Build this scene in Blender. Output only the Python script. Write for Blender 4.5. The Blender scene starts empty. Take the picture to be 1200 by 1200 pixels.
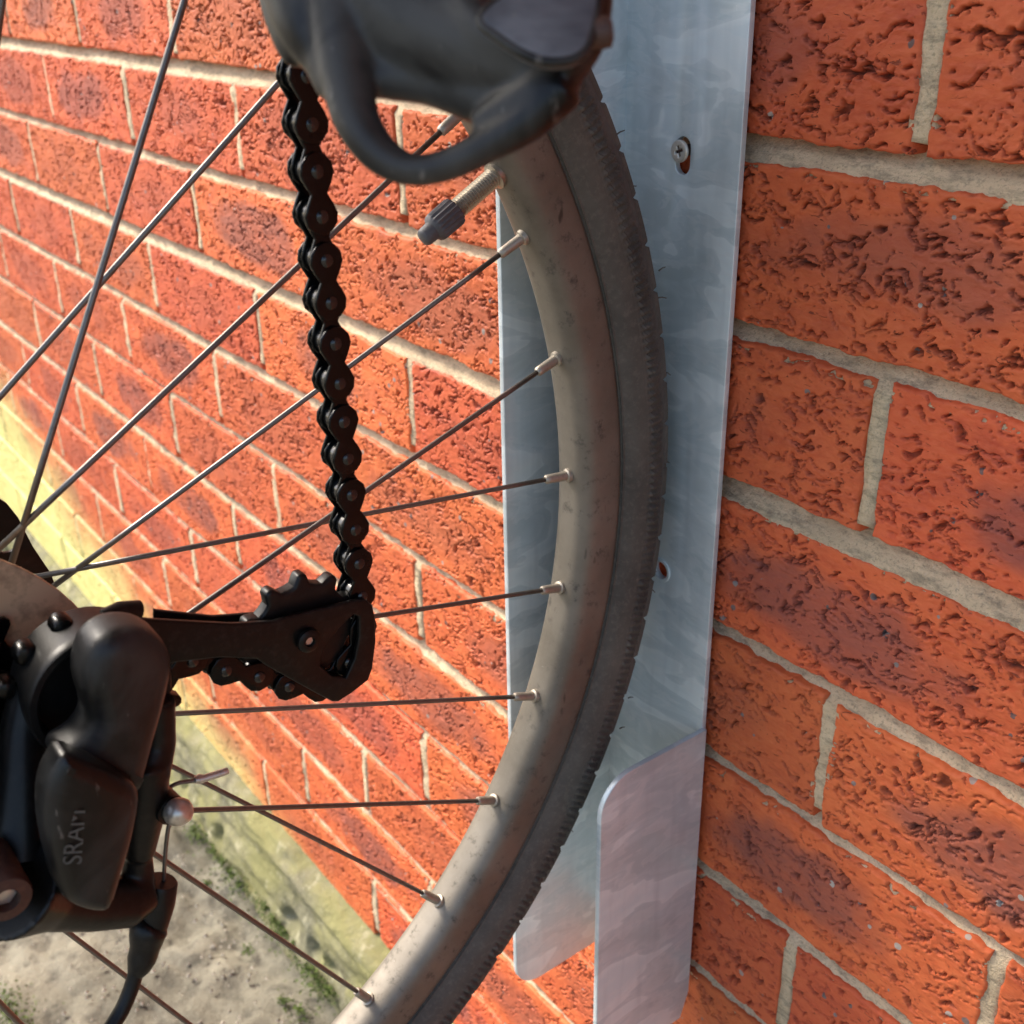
import bpy, bmesh, math, random
import numpy as np
from mathutils import Vector, Matrix, noise as mnoise

random.seed(7)
R = math.radians
scene = bpy.context.scene
col = scene.collection

# ---------------------------------------------------------------- camera
# solved from the brick courses of the photograph (75 mm gauge): focal length in photo pixels, yaw, pitch, roll, distance to wall, height
CF, CYAW, CPIT, CROLL, CY, CZ = 1332.6, 0.92864, 0.45181, -0.0196966, 0.360893, 0.069195
_F = Vector((-math.sin(CYAW)*math.cos(CPIT), math.cos(CYAW)*math.cos(CPIT), -math.sin(CPIT)))
_Rt = Vector((math.cos(CYAW), math.sin(CYAW), 0))
_U = _Rt.cross(_F)
CR = math.cos(CROLL)*_Rt + math.sin(CROLL)*_U
CU = -math.sin(CROLL)*_Rt + math.cos(CROLL)*_U
CO = Vector((0, -CY, CZ))
cam_d = bpy.data.cameras.new('camera')
cam = bpy.data.objects.new('camera', cam_d)
col.objects.link(cam)
M = Matrix((CR, CU, -_F)).transposed().to_4x4()
M.translation = CO
cam.matrix_world = M
cam_d.sensor_fit = 'HORIZONTAL'
cam_d.sensor_width = 3.6
cam_d.lens = 3.6*CF/1200
cam_d.clip_start = 0.01
cam_d.clip_end = 500
cam_d.dof.use_dof = True
cam_d.dof.focus_distance = 0.44
cam_d.dof.aperture_fstop = 2.0
scene.camera = cam

# ---------------------------------------------------------------- sky, sun, exposure
SUN_EL, SUN_AZ = 44, 246          # degrees; azimuth clockwise from +y
w = bpy.data.worlds.new('World')
scene.world = w
w.use_nodes = True
nt = w.node_tree
bg = nt.nodes['Background']
sky = nt.nodes.new('ShaderNodeTexSky')
sky.sky_type = 'NISHITA'
sky.sun_disc = False
sky.sun_elevation = R(SUN_EL)
sky.sun_rotation = R(SUN_AZ)
sky.air_density = 1.0
sky.dust_density = 3.0
nt.links.new(sky.outputs[0], bg.inputs[0])
bg.inputs[1].default_value = 0.13
sd = bpy.data.lights.new('sun', 'SUN')
sd.energy = 2.4
sd.angle = R(14)
sd.color = (1, .92, .80)
sun = bpy.data.objects.new('sun', sd)
col.objects.link(sun)
sdir = Vector((math.sin(R(SUN_AZ))*math.cos(R(SUN_EL)), math.cos(R(SUN_AZ))*math.cos(R(SUN_EL)), math.sin(R(SUN_EL))))
sun.rotation_euler = sdir.to_track_quat('Z', 'Y').to_euler()
sun.location = sdir*6
vs = scene.view_settings
vs.view_transform = 'Standard'
vs.look = 'None'
vs.exposure = 1.5
vs.gamma = 1
vs.use_curve_mapping = False

# ---------------------------------------------------------------- pixel helpers (a pixel is a direction; the distance comes from the plane it lies on)
def ray(q): return _n(q)
def _n(q): return _F + CR*((q[0]-600)/CF) + CU*((600-q[1])/CF)
def onx(q, x):
    d = _n(q); return CO + d*((x-CO.x)/d.x)
def ony(q, y):
    d = _n(q); return CO + d*((y-CO.y)/d.y)
def onz(q, z):
    d = _n(q); return CO + d*((z-CO.z)/d.z)
def deep(q, t): return CO + _n(q)*t

# ---------------------------------------------------------------- object helpers
def tag(o, label=None, cat=None, group=None, kind=None):
    if label: o['label'] = label
    if cat: o['category'] = cat
    if group: o['group'] = group
    if kind: o['kind'] = kind
    return o
def link(name, me, mat=None, parent=None, smooth=True):
    o = bpy.data.objects.new(name, me)
    col.objects.link(o)
    if mat is not None and len(me.materials) == 0: me.materials.append(mat)
    if parent is not None: set_parent(o, parent)
    if smooth and len(me.polygons): me.polygons.foreach_set('use_smooth', [True]*len(me.polygons))
    return o
def world_loc(o):
    v = Vector(o.location)
    return v
def set_parent(o, p):
    o.parent = p
    if p.parent is None and p.type == 'EMPTY':
        o.matrix_parent_inverse = Matrix.Translation(-Vector(p.location))
def mesh(name, v, f):
    me = bpy.data.meshes.new(name); me.from_pydata([tuple(a) for a in v], [], f); me.update(); return me
def empty(name, loc):
    o = bpy.data.objects.new(name, None); o.location = loc; o.empty_display_size = .05; col.objects.link(o); return o
def smooth_by_angle(me, a=35):
    bm = bmesh.new(); bm.from_mesh(me)
    for e in bm.edges:
        e.smooth = not (len(e.link_faces) == 2 and e.calc_face_angle(0) > R(a))
    for f in bm.faces: f.smooth = True
    bm.to_mesh(me); bm.free()
def catmull(pts, n=6, closed=True):
    out = []; L = len(pts)
    rng = range(L) if closed else range(L-1)
    for i in rng:
        p = [Vector(pts[(i+k) % L]) if closed else Vector(pts[min(max(i+k, 0), L-1)]) for k in (-1, 0, 1, 2)]
        for j in range(n):
            t = j/n
            out.append(.5*((2*p[1])+(p[2]-p[0])*t+(2*p[0]-5*p[1]+4*p[2]-p[3])*t*t+(3*p[1]-p[0]-3*p[2]+p[3])*t**3))
    if not closed: out.append(Vector(pts[-1]))
    return out
def plate(name, outline, holes, thick, bevel, mp, mat, parent=None, bres=2):
    """flat plate with holes: outlines are 2-D (metres), mp maps (u, v, w) to the scene"""
    cu = bpy.data.curves.new(name, 'CURVE'); cu.dimensions = '2D'; cu.fill_mode = 'BOTH'
    S = 100.0
    cu.extrude = max(thick/2-bevel, 1e-5)*S; cu.bevel_depth = bevel*S; cu.bevel_resolution = bres; cu.offset = -bevel*S
    for pl in [outline]+list(holes):
        s = cu.splines.new('POLY'); s.points.add(len(pl)-1)
        for k, p in enumerate(pl): s.points[k].co = (p[0]*S, p[1]*S, 0, 1)
        s.use_cyclic_u = True
    o = bpy.data.objects.new(name, cu); col.objects.link(o)
    dg = bpy.context.evaluated_depsgraph_get()
    me = bpy.data.meshes.new_from_object(o.evaluated_get(dg))
    bpy.data.objects.remove(o); bpy.data.curves.remove(cu)
    for v in me.vertices: v.co = mp(v.co.x/S, v.co.y/S, v.co.z/S)
    bm = bmesh.new(); bm.from_mesh(me); bmesh.ops.remove_doubles(bm, verts=bm.verts, dist=1e-6)
    bmesh.ops.recalc_face_normals(bm, faces=bm.faces); bm.to_mesh(me); bm.free()
    me.name = name; me.materials.clear()
    smooth_by_angle(me, 40)
    return link(name, me, mat, parent, smooth=False)
def xplate(name, outline, holes, x, thick, bevel, mat, parent=None):     # plate lying in a plane x = const; outline points are (y, z)
    return plate(name, outline, holes, thick, bevel, lambda u, v, w: Vector((x+w, u, v)), mat, parent)
def yplate(name, outline, holes, y, thick, bevel, mat, parent=None):     # outline points are (x, z)
    return plate(name, outline, holes, thick, bevel, lambda u, v, w: Vector((u, y+w, v)), mat, parent)
def tube_data(path, radii, n=16, cap=True, squash=1.0):
    path = [Vector(p) for p in path]; V = []; Fc = []
    if not hasattr(radii, '__len__'): radii = [radii]*len(path)
    t0 = (path[1]-path[0]).normalized()
    a = t0.orthogonal().normalized()
    for i, p in enumerate(path):
        t = (path[min(i+1, len(path)-1)]-path[max(i-1, 0)]).normalized()
        a = (a-t*a.dot(t)).normalized(); b = t.cross(a)
        for k in range(n):
            c = 2*math.pi*k/n
            V.append(p+(a*math.cos(c)+b*math.sin(c)*squash)*radii[i])
    m = len(path)
    for i in range(m-1):
        for k in range(n):
            k2 = (k+1) % n
            Fc.append((i*n+k, i*n+k2, (i+1)*n+k2, (i+1)*n+k))
    if cap:
        Fc.append(tuple(range(n-1, -1, -1))); Fc.append(tuple(range((m-1)*n, m*n)))
    return V, Fc
def tube(name, path, radii, mat, parent=None, n=16):
    v, f = tube_data(path, radii, n)
    me = mesh(name, v, f); smooth_by_angle(me, 50)
    return link(name, me, mat, parent, smooth=False)
def join_data(parts):
    V = []; Fc = []
    for v, f in parts:
        b = len(V); V += list(v); Fc += [tuple(i+b for i in q) for q in f]
    return V, Fc
def lathe_data(profile, origin, axis, n=32):
    """profile: (distance along axis, radius)"""
    axis = Vector(axis).normalized(); a = axis.orthogonal().normalized(); b = axis.cross(a); V = []; Fc = []
    origin = Vector(origin)
    for h, r in profile:
        for k in range(n):
            c = 2*math.pi*k/n; V.append(origin+axis*h+(a*math.cos(c)+b*math.sin(c))*r)
    for i in range(len(profile)-1):
        for k in range(n):
            k2 = (k+1) % n; Fc.append((i*n+k, i*n+k2, (i+1)*n+k2, (i+1)*n+k))
    Fc.append(tuple(range(n-1, -1, -1))); Fc.append(tuple(range((len(profile)-1)*n, len(profile)*n)))
    return V, Fc
def lathe(name, profile, origin, axis, mat, parent=None, n=32):
    v, f = lathe_data(profile, origin, axis, n); me = mesh(name, v, f); smooth_by_angle(me, 40)
    return link(name, me, mat, parent, smooth=False)
def blob(name, parts, voxel, mat, parent=None, iters=6):
    """overlapping solids fused into one continuous surface"""
    v, f = join_data(parts); me = mesh(name, v, f)
    o = bpy.data.objects.new(name, me); col.objects.link(o)
    bm = bmesh.new(); bm.from_mesh(me); bmesh.ops.recalc_face_normals(bm, faces=bm.faces); bm.to_mesh(me); bm.free()
    m = o.modifiers.new('r', 'REMESH'); m.mode = 'VOXEL'; m.voxel_size = voxel
    s = o.modifiers.new('s', 'SMOOTH'); s.iterations = iters; s.factor = .5
    dg = bpy.context.evaluated_depsgraph_get()
    me2 = bpy.data.meshes.new_from_object(o.evaluated_get(dg))
    bpy.data.objects.remove(o); bpy.data.meshes.remove(me)
    me2.name = name; me2.materials.clear()
    return link(name, me2, mat, parent)

# ---------------------------------------------------------------- materials
class NT:
    def __init__(s, name):
        s.m = bpy.data.materials.new(name); s.m.use_nodes = True; s.t = s.m.node_tree
        s.b = s.t.nodes['Principled BSDF']
    def n(s, typ, **kw):
        nd = s.t.nodes.new(typ)
        for k, v in kw.items():
            if k.startswith('i_'):
                nd.inputs[k[2:].replace('_', ' ')].default_value = v
            else: setattr(nd, k, v)
        return nd
    def l(s, a, b): s.t.links.new(a, b)
    def noise(s, vec, scale, detail=4, rough=.55, dist=0):
        nd = s.n('ShaderNodeTexNoise'); nd.inputs['Scale'].default_value = scale; nd.inputs['Detail'].default_value = detail
        nd.inputs['Roughness'].default_value = rough; nd.inputs['Distortion'].default_value = dist
        if vec is not None: s.l(vec, nd.inputs['Vector'])
        return nd.outputs['Fac']
    def ramp(s, fac, stops, interp='LINEAR'):
        r = s.n('ShaderNodeValToRGB'); cr = r.color_ramp; cr.interpolation = interp
        while len(cr.elements) < len(stops): cr.elements.new(.5)
        for e, (p, c) in zip(cr.elements, stops):
            e.position = p; e.color = (c, c, c, 1) if not hasattr(c, '__len__') else (*c, 1)
        s.l(fac, r.inputs[0]); return r.outputs[0]
    def mix(s, fac, a, b, mode='MIX'):
        m = s.n('ShaderNodeMix', data_type='RGBA', blend_type=mode)
        for sock, v in ((m.inputs[0], fac), (m.inputs[6], a), (m.inputs[7], b)):
            if hasattr(v, 'links') or isinstance(v, bpy.types.NodeSocket): s.l(v, sock)
            elif hasattr(v, '__len__'): sock.default_value = (*v, 1)
            elif sock.type == 'RGBA': sock.default_value = (v, v, v, 1)
            else: sock.default_value = v
        return m.outputs[2]
    def math(s, op, a, b=None, c=None, clamp=False):
        m = s.n('ShaderNodeMath', operation=op, use_clamp=clamp)
        for k, v in enumerate((a, b, c)):
            if v is None: continue
            if isinstance(v, bpy.types.NodeSocket): s.l(v, m.inputs[k])
            else: m.inputs[k].default_value = v
        return m.outputs[0]
    def bump(s, h, strength, dist, prev=None):
        b = s.n('ShaderNodeBump'); b.inputs['Strength'].default_value = strength; b.inputs['Distance'].default_value = dist
        s.l(h, b.inputs['Height'])
        if prev is not None: s.l(prev, b.inputs['Normal'])
        return b.outputs[0]
    def pos(s, scale=None, kind='Object', off=None):
        tc = s.n('ShaderNodeTexCoord').outputs[kind] if kind != 'World' else s.n('ShaderNodeNewGeometry').outputs['Position']
        if scale is None and off is None: return tc
        m = s.n('ShaderNodeMapping'); s.l(tc, m.inputs['Vector'])
        if scale: m.inputs['Scale'].default_value = scale
        if off is not None: s.l(off, m.inputs['Location'])
        return m.outputs[0]
    def out(s, color=None, rough=None, normal=None, metal=None, **kw):
        if color is not None:
            if isinstance(color, bpy.types.NodeSocket): s.l(color, s.b.inputs['Base Color'])
            else: s.b.inputs['Base Color'].default_value = (*color, 1)
        for k, v in (('Roughness', rough), ('Metallic', metal)):
            if v is None: continue
            if isinstance(v, bpy.types.NodeSocket): s.l(v, s.b.inputs[k])
            else: s.b.inputs[k].default_value = v
        if normal is not None: s.l(normal, s.b.inputs['Normal'])
        for k, v in kw.items(): s.b.inputs[k.replace('_', ' ')].default_value = v
        return s.m

ALGAE = (.60, .56, .24)
def algae_mask(m):
    """algae creeping up the foot of the wall, higher towards the far end"""
    g = m.n('ShaderNodeNewGeometry').outputs['Position']
    sp = m.n('ShaderNodeSeparateXYZ'); m.l(g, sp.inputs[0])
    lim = m.math('MULTIPLY_ADD', sp.outputs[0], -.30, -1.045)       # height of the tide line along the wall
    d = m.math('SUBTRACT', lim, sp.outputs[2])
    n1 = m.noise(g, 9, 4, .65)
    d = m.math('ADD', d, m.math('MULTIPLY_ADD', n1, .16, -.08))
    r = m.n('ShaderNodeMapRange', interpolation_type='SMOOTHSTEP'); m.l(d, r.inputs[0])
    r.inputs[1].default_value = -.10; r.inputs[2].default_value = .09
    return r.outputs[0]

def mat_brick():
    m = NT('brick_clay')
    rnd = m.n('ShaderNodeObjectInfo').outputs['Random']
    cv = m.n('ShaderNodeCombineXYZ')
    for k, s in enumerate((37.0, 61.0, 83.0)): m.l(m.math('MULTIPLY', rnd, s), cv.inputs[k])
    p = m.pos(off=cv.outputs[0])
    ps = m.pos(scale=(.55, 1, 1.3), off=cv.outputs[0])
    obj = m.pos()
    big = m.noise(p, 14, 3, .6); mid = m.noise(ps, 70, 3, .65); fine = m.noise(ps, 420, 2, .7)
    base = m.ramp(mid, [(.25, (.42, .055, .020)), (.5, (.56, .092, .029)), (.75, (.64, .128, .042))])
    base = m.mix(m.ramp(fine, [(.35, 0), (.7, .4)]), base, (.66, .155, .058))
    # kiln-flashed darker heart of each brick
    sp = m.n('ShaderNodeSeparateXYZ'); m.l(obj, sp.inputs[0])
    ex = m.math('MULTIPLY', sp.outputs[0], 9.6); ez = m.math('MULTIPLY', sp.outputs[2], 33)
    rad = m.math('ADD', m.math('POWER', m.math('ABSOLUTE', ex), 2.0), m.math('POWER', m.math('ABSOLUTE', ez), 2.0))
    heart = m.ramp(m.math('ADD', rad, m.math('MULTIPLY_ADD', big, 2.2, -1.1)), [(.12, 1), (.62, 0)], 'EASE')
    amt = m.ramp(rnd, [(.15, .25), (.8, .85)])
    heart = m.math('MULTIPLY', heart, amt)
    heart = m.math('MULTIPLY', heart, m.ramp(mid, [(.3, .55), (.6, 1)]))
    base = m.mix(heart, base, (.215, .058, .046))
    # fissure floors: shade of the tears painted into the clay colour
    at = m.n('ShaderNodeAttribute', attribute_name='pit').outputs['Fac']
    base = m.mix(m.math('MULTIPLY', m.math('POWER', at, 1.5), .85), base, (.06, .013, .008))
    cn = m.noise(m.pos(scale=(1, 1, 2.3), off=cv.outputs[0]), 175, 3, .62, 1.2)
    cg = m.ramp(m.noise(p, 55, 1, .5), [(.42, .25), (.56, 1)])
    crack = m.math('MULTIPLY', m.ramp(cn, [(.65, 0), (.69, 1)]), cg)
    base = m.mix(m.math('MULTIPLY', crack, .62), base, (.10, .020, .012))  # fine cracks get their shade from this dark colour too
    # grey grit
    vo = m.n('ShaderNodeTexVoronoi', feature='F1'); vo.inputs['Scale'].default_value = 135; vo.inputs['Randomness'].default_value = 1
    m.l(p, vo.inputs['Vector'])
    sc = m.n('ShaderNodeSeparateColor'); m.l(vo.outputs['Color'], sc.inputs[0])
    keep = m.math('GREATER_THAN', m.math('ADD', sc.outputs[0], m.math('MULTIPLY', heart, .13)), .905)
    size = m.math('MULTIPLY_ADD', sc.outputs[1], .16, .10)
    warp = m.math('MULTIPLY_ADD', m.noise(p, 500, 0), .12, -.06)
    dot = m.math('LESS_THAN', m.math('ADD', vo.outputs['Distance'], warp), size)
    grit = m.math('MULTIPLY', keep, dot)
    gcol = m.ramp(sc.outputs[2], [(0, (.06, .065, .065)), (.5, (.17, .18, .175)), (1, (.40, .38, .33))])
    base = m.mix(m.math('MULTIPLY', grit, .85), base, gcol)
    # per-brick tint
    hs = m.n('ShaderNodeHueSaturation'); m.l(base, hs.inputs['Color'])
    m.l(m.math('MULTIPLY_ADD', rnd, .25, .90), hs.inputs['Value']); m.l(m.math('MULTIPLY_ADD', m.math('FRACT', m.math('MULTIPLY', rnd, 7.3)), .008, .499), hs.inputs['Hue'])
    base = hs.outputs[0]
    base = m.mix(algae_mask(m), base, m.mix(mid, (.62, .55, .17), (.80, .73, .30)))
    nb = m.bump(fine, .28, .0010)
    nb = m.bump(m.math('SUBTRACT', 1.0, crack), .8, .0016, nb)
    nb = m.bump(m.noise(ps, 170, 3, .7), .22, .0016, nb)
    return m.out(base, m.ramp(mid, [(.3, .62), (.7, .8)]), nb, 0, Specular_IOR_Level=.5)
def mat_mortar():
    m = NT('mortar'); p = m.pos(kind='World')
    a = m.noise(p, 30, 5, .6); f = m.noise(p, 650, 4, .7)
    c = m.ramp(a, [(.3, (.50, .385, .245)), (.7, (.74, .585, .385))])
    g2 = m.noise(m.pos(scale=(.45, 1, 1.4), kind='World'), 190, 4, .7)
    c = m.mix(m.ramp(g2, [(.34, .65), (.52, 0)]), c, (.20, .165, .115))
    c = m.mix(m.ramp(f, [(.34, .45), (.46, 0)]), c, (.16, .14, .10))
    c = m.mix(m.ramp(f, [(.64, 0), (.75, .5)]), c, (.70, .64, .53))
    c = m.mix(algae_mask(m), c, (.58, .53, .2))
    nb = m.bump(f, .8, .0015); nb = m.bump(m.noise(p, 200, 4, .6), .6, .002, nb)
    return m.out(c, .9, nb)
def mat_concrete(name, lo, hi, algae=0.0):
    m = NT(name); p = m.pos(kind='World')
    a = m.noise(p, 7, 6, .6, .4); b = m.noise(p, 38, 6, .65); f = m.noise(p, 420, 5, .7)
    c = m.mix(m.ramp(a, [(.35, 0), (.65, 1)]), lo, hi)
    c = m.mix(m.ramp(b, [(.34, .8), (.52, 0)]), c, (lo[0]*.4, lo[1]*.4, lo[2]*.42))
    c = m.mix(m.ramp(f, [(.6, 0), (.72, .55)]), c, (.62, .57, .46))
    c = m.mix(m.ramp(f, [(.3, .5), (.42, 0)]), c, (.10, .09, .07))
    if algae:
        c = m.mix(m.ramp(m.noise(p, 14, 5, .65), [(.38, 0), (.6, algae)]), c, (.22, .21, .075))
        c = m.mix(m.ramp(m.noise(p, 48, 5, .7), [(.56, 0), (.72, .6)]), c, (.52, .49, .34))
    nb = m.bump(f, .7, .002); nb = m.bump(b, .8, .006, nb)
    return m.out(c, .88, nb)
def mat_galv():
    m = NT('galvanised_steel'); p = m.pos(kind='World')
    d = m.pos(scale=(.8, .8, 2.0), kind='World')
    a = m.noise(d, 22, 3, .5, .5); b = m.noise(d, 48, 3, .6, .6); f = m.noise(p, 600, 3, .7)
    drip = m.noise(m.pos(scale=(2.2, 2.2, .3), kind='World'), 55, 2, .5)
    sp = m.ramp(a, [(.36, (.53, .61, .64)), (.45, (.62, .70, .735)), (.475, (.56, .645, .68)), (.53, (.62, .70, .735)), (.545, (.76, .83, .855)), (.66, (.67, .75, .785))])
    c = m.mix(m.ramp(b, [(.50, 0), (.53, .4), (.66, .2)]), sp, (.74, .78, .80))
    c = m.mix(m.ramp(drip, [(.5, 0), (.75, .4)]), c, (.46, .52, .56))
    c = m.mix(m.ramp(f, [(.66, 0), (.72, .45)]), c, (.85, .87, .87))
    nb = m.bump(b, .04, .002)
    return m.out(c, m.ramp(a, [(.4, .36), (.6, .50)]), nb, .35)
def mat_rubber():
    m = NT('tyre_rubber'); p = m.pos(kind='World')
    a = m.noise(p, 40, 5, .65); f = m.noise(p, 380, 5, .7)
    c = m.ramp(a, [(.3, (.066, .060, .052)), (.7, (.118, .107, .091))])
    c = m.mix(m.ramp(f, [(.5, 0), (.72, .55)]), c, (.17, .15, .125))
    return m.out(c, .72, m.bump(f, .3, .0005), 0, Specular_IOR_Level=.35)
def mat_rim():
    m = NT('brake_dust_alloy'); p = m.pos(kind='World')
    a = m.noise(p, 24, 5, .6); b = m.noise(p, 130, 5, .7); f = m.noise(p, 900, 4, .7)
    c = m.ramp(a, [(.3, (.14, .122, .098)), (.7, (.235, .21, .175))])
    c = m.mix(m.ramp(b, [(.30, .75), (.43, 0)]), c, (.065, .058, .05))
    c = m.mix(m.ramp(f, [(.64, 0), (.74, .5)]), c, (.40, .37, .32))
    vo = m.noise(m.pos(scale=(1, 3, 1), kind='World'), 60, 2, .4)
    c = m.mix(m.ramp(vo, [(.22, .8), (.27, 0)]), c, (.04, .036, .032))
    return m.out(c, m.ramp(b, [(.35, .62), (.7, .46)]), m.bump(b, .12, .001), .55)
def mat_simple(name, color, rough, metal=0, spot=None, scale=200, bump=0, amt=.5, spec=.5):
    m = NT(name); p = m.pos(kind='World')
    a = m.noise(p, scale, 5, .65)
    c = m.mix(m.ramp(a, [(.5, 0), (.72, amt)]), color, spot or tuple(min(1, 2.2*k+.01) for k in color))
    b2 = m.noise(p, scale*.2, 4, .6)
    r = m.math('MULTIPLY_ADD', b2, .3, rough-.15)
    nb = m.bump(a, bump, .0006) if bump else None
    return m.out(c, r, nb, metal, Specular_IOR_Level=spec)
def mat_worn_plastic(name, dark, grey, scale=22):
    m = NT(name); p = m.pos(kind='World')
    a = m.noise(p, scale, 4, .6, .6); s = m.noise(m.pos(scale=(1, 1, .3), kind='World'), 260, 4, .6)
    c = m.mix(m.ramp(a, [(.42, 0), (.62, 1)]), dark, grey)
    c = m.mix(m.ramp(s, [(.66, 0), (.74, .55)]), c, (.20, .185, .165))
    return m.out(c, m.ramp(a, [(.4, .34), (.6, .5)]), m.bump(s, .16, .0006), 0, Specular_IOR_Level=.32)

BRICK = mat_brick(); MORTAR = mat_mortar(); GALV = mat_galv(); RUBBER = mat_rubber(); RIM = mat_rim()
GROUND = mat_concrete('ground_concrete', (.11, .103, .076), (.24, .225, .17))
PLINTH = mat_concrete('plinth_concrete', (.125, .118, .068), (.23, .215, .135), .8)
SPOKE = mat_simple('spoke_steel', (.20, .185, .17), .42, .85, (.10, .085, .07), 300)
NIPPLE = mat_simple('nipple_brass', (.40, .36, .30), .5, .7, (.22, .19, .15), 500)
CHAINM = mat_simple('oily_chain_steel', (.0025, .0025, .0026), .24, 0, (.010, .010, .010), 300, 0, .5, .25)
PINM = mat_simple('polished_pin', (.012, .012, .012), .2, 0, (.03, .03, .03), 400, 0, .5, .6)
BLACK = mat_simple('black_plastic', (.006, .006, .006), .38, 0, (.022, .020, .018), 260, .15, .5, .28)
CAGE = mat_simple('black_painted_steel', (.005, .0049, .0047), .36, 0, (.04, .037, .032), 420, .25, .35, .25)
BODY = mat_worn_plastic('derailleur_plastic', (.006, .006, .006), (.034, .033, .031), 34)
PEDAL = mat_worn_plastic('worn_pedal_plastic', (.0035, .0035, .004), (.055, .053, .048), 24)
PEDALCAP = mat_worn_plastic('scuffed_cap', (.06, .064, .074), (.15, .155, .165), 40)
STEEL = mat_simple('bare_steel', (.62, .58, .52), .36, .7, (.3, .27, .22), 500)
RUSTY = mat_simple('rusty_steel', (.075, .040, .030), .6, .3, (.16, .09, .06), 300)
TAN = mat_simple('yellowed_plastic', (.60, .44, .27), .6, 0, (.10, .07, .045), 90, .2, .8)
CAPGREY = mat_simple('grey_rubber_cap', (.085, .085, .092), .55, 0, (.16, .16, .17), 300, .2)
VALVE = mat_simple('nickel_valve', (.46, .41, .34), .38, .9, (.25, .22, .17), 600)
FRAME = mat_simple('frame_paint', (.02, .022, .03), .3, 0)
MOSS = mat_simple('moss', (.055, .085, .012), .9, 0, (.17, .22, .03), 120)
LEAF = mat_simple('dry_leaf', (.28, .20, .10), .8, 0)
PAINT = mat_simple('worn_lettering', (.075, .072, .064), .6, 0, (.03, .03, .03), 700, 0, .9)

# ---------------------------------------------------------------- numpy value noise
def vnoise(x, y, seed):
    xi = np.floor(x).astype(np.int64); yi = np.floor(y).astype(np.int64); xf = x-xi; yf = y-yi
    def h(a, b):
        n = (a*374761393 + b*668265263 + seed*974634777) & 0x7fffffff
        n = ((n ^ (n >> 13))*1274126177) & 0x7fffffff
        n = ((n ^ (n >> 16))*2246822519) & 0x7fffffff
        return ((n ^ (n >> 15)) & 0xffffff)/float(0xffffff)
    u = xf*xf*xf*(xf*(xf*6-15)+10); v = yf*yf*yf*(yf*(yf*6-15)+10)
    return (h(xi, yi)*(1-u)+h(xi+1, yi)*u)*(1-v)+(h(xi, yi+1)*(1-u)+h(xi+1, yi+1)*u)*v
def fbm(x, y, seed, o=4, g=.5):
    s = 0; a = 1; t = 0
    for k in range(o):
        s = s+a*vnoise(x*2**k+17.3*k, y*2**k+9.1*k, seed+k*13); t += a; a *= g
    return s/t
def grid_mesh(name, X, Y, Z, attr=None):
    nr, nc = X.shape
    V = np.stack([X, Y, Z], -1).reshape(-1, 3)
    i = np.arange(nr*nc).reshape(nr, nc)
    Fq = np.stack([i[:-1, :-1], i[:-1, 1:], i[1:, 1:], i[1:, :-1]], -1).reshape(-1, 4)
    me = bpy.data.meshes.new(name)
    me.vertices.add(len(V)); me.vertices.foreach_set('co', V.astype(np.float32).ravel())
    me.loops.add(Fq.size); me.loops.foreach_set('vertex_index', Fq.astype(np.int32).ravel())
    me.polygons.add(len(Fq)); me.polygons.foreach_set('loop_start', np.arange(0, Fq.size, 4, dtype=np.int32))
    me.polygons.foreach_set('use_smooth', np.ones(len(Fq), dtype=bool))
    if attr is not None:
        a = me.attributes.new('pit', 'FLOAT', 'POINT'); a.data.foreach_set('value', attr.astype(np.float32).ravel())
    me.update(calc_edges=True); me.validate()
    return me

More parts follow.
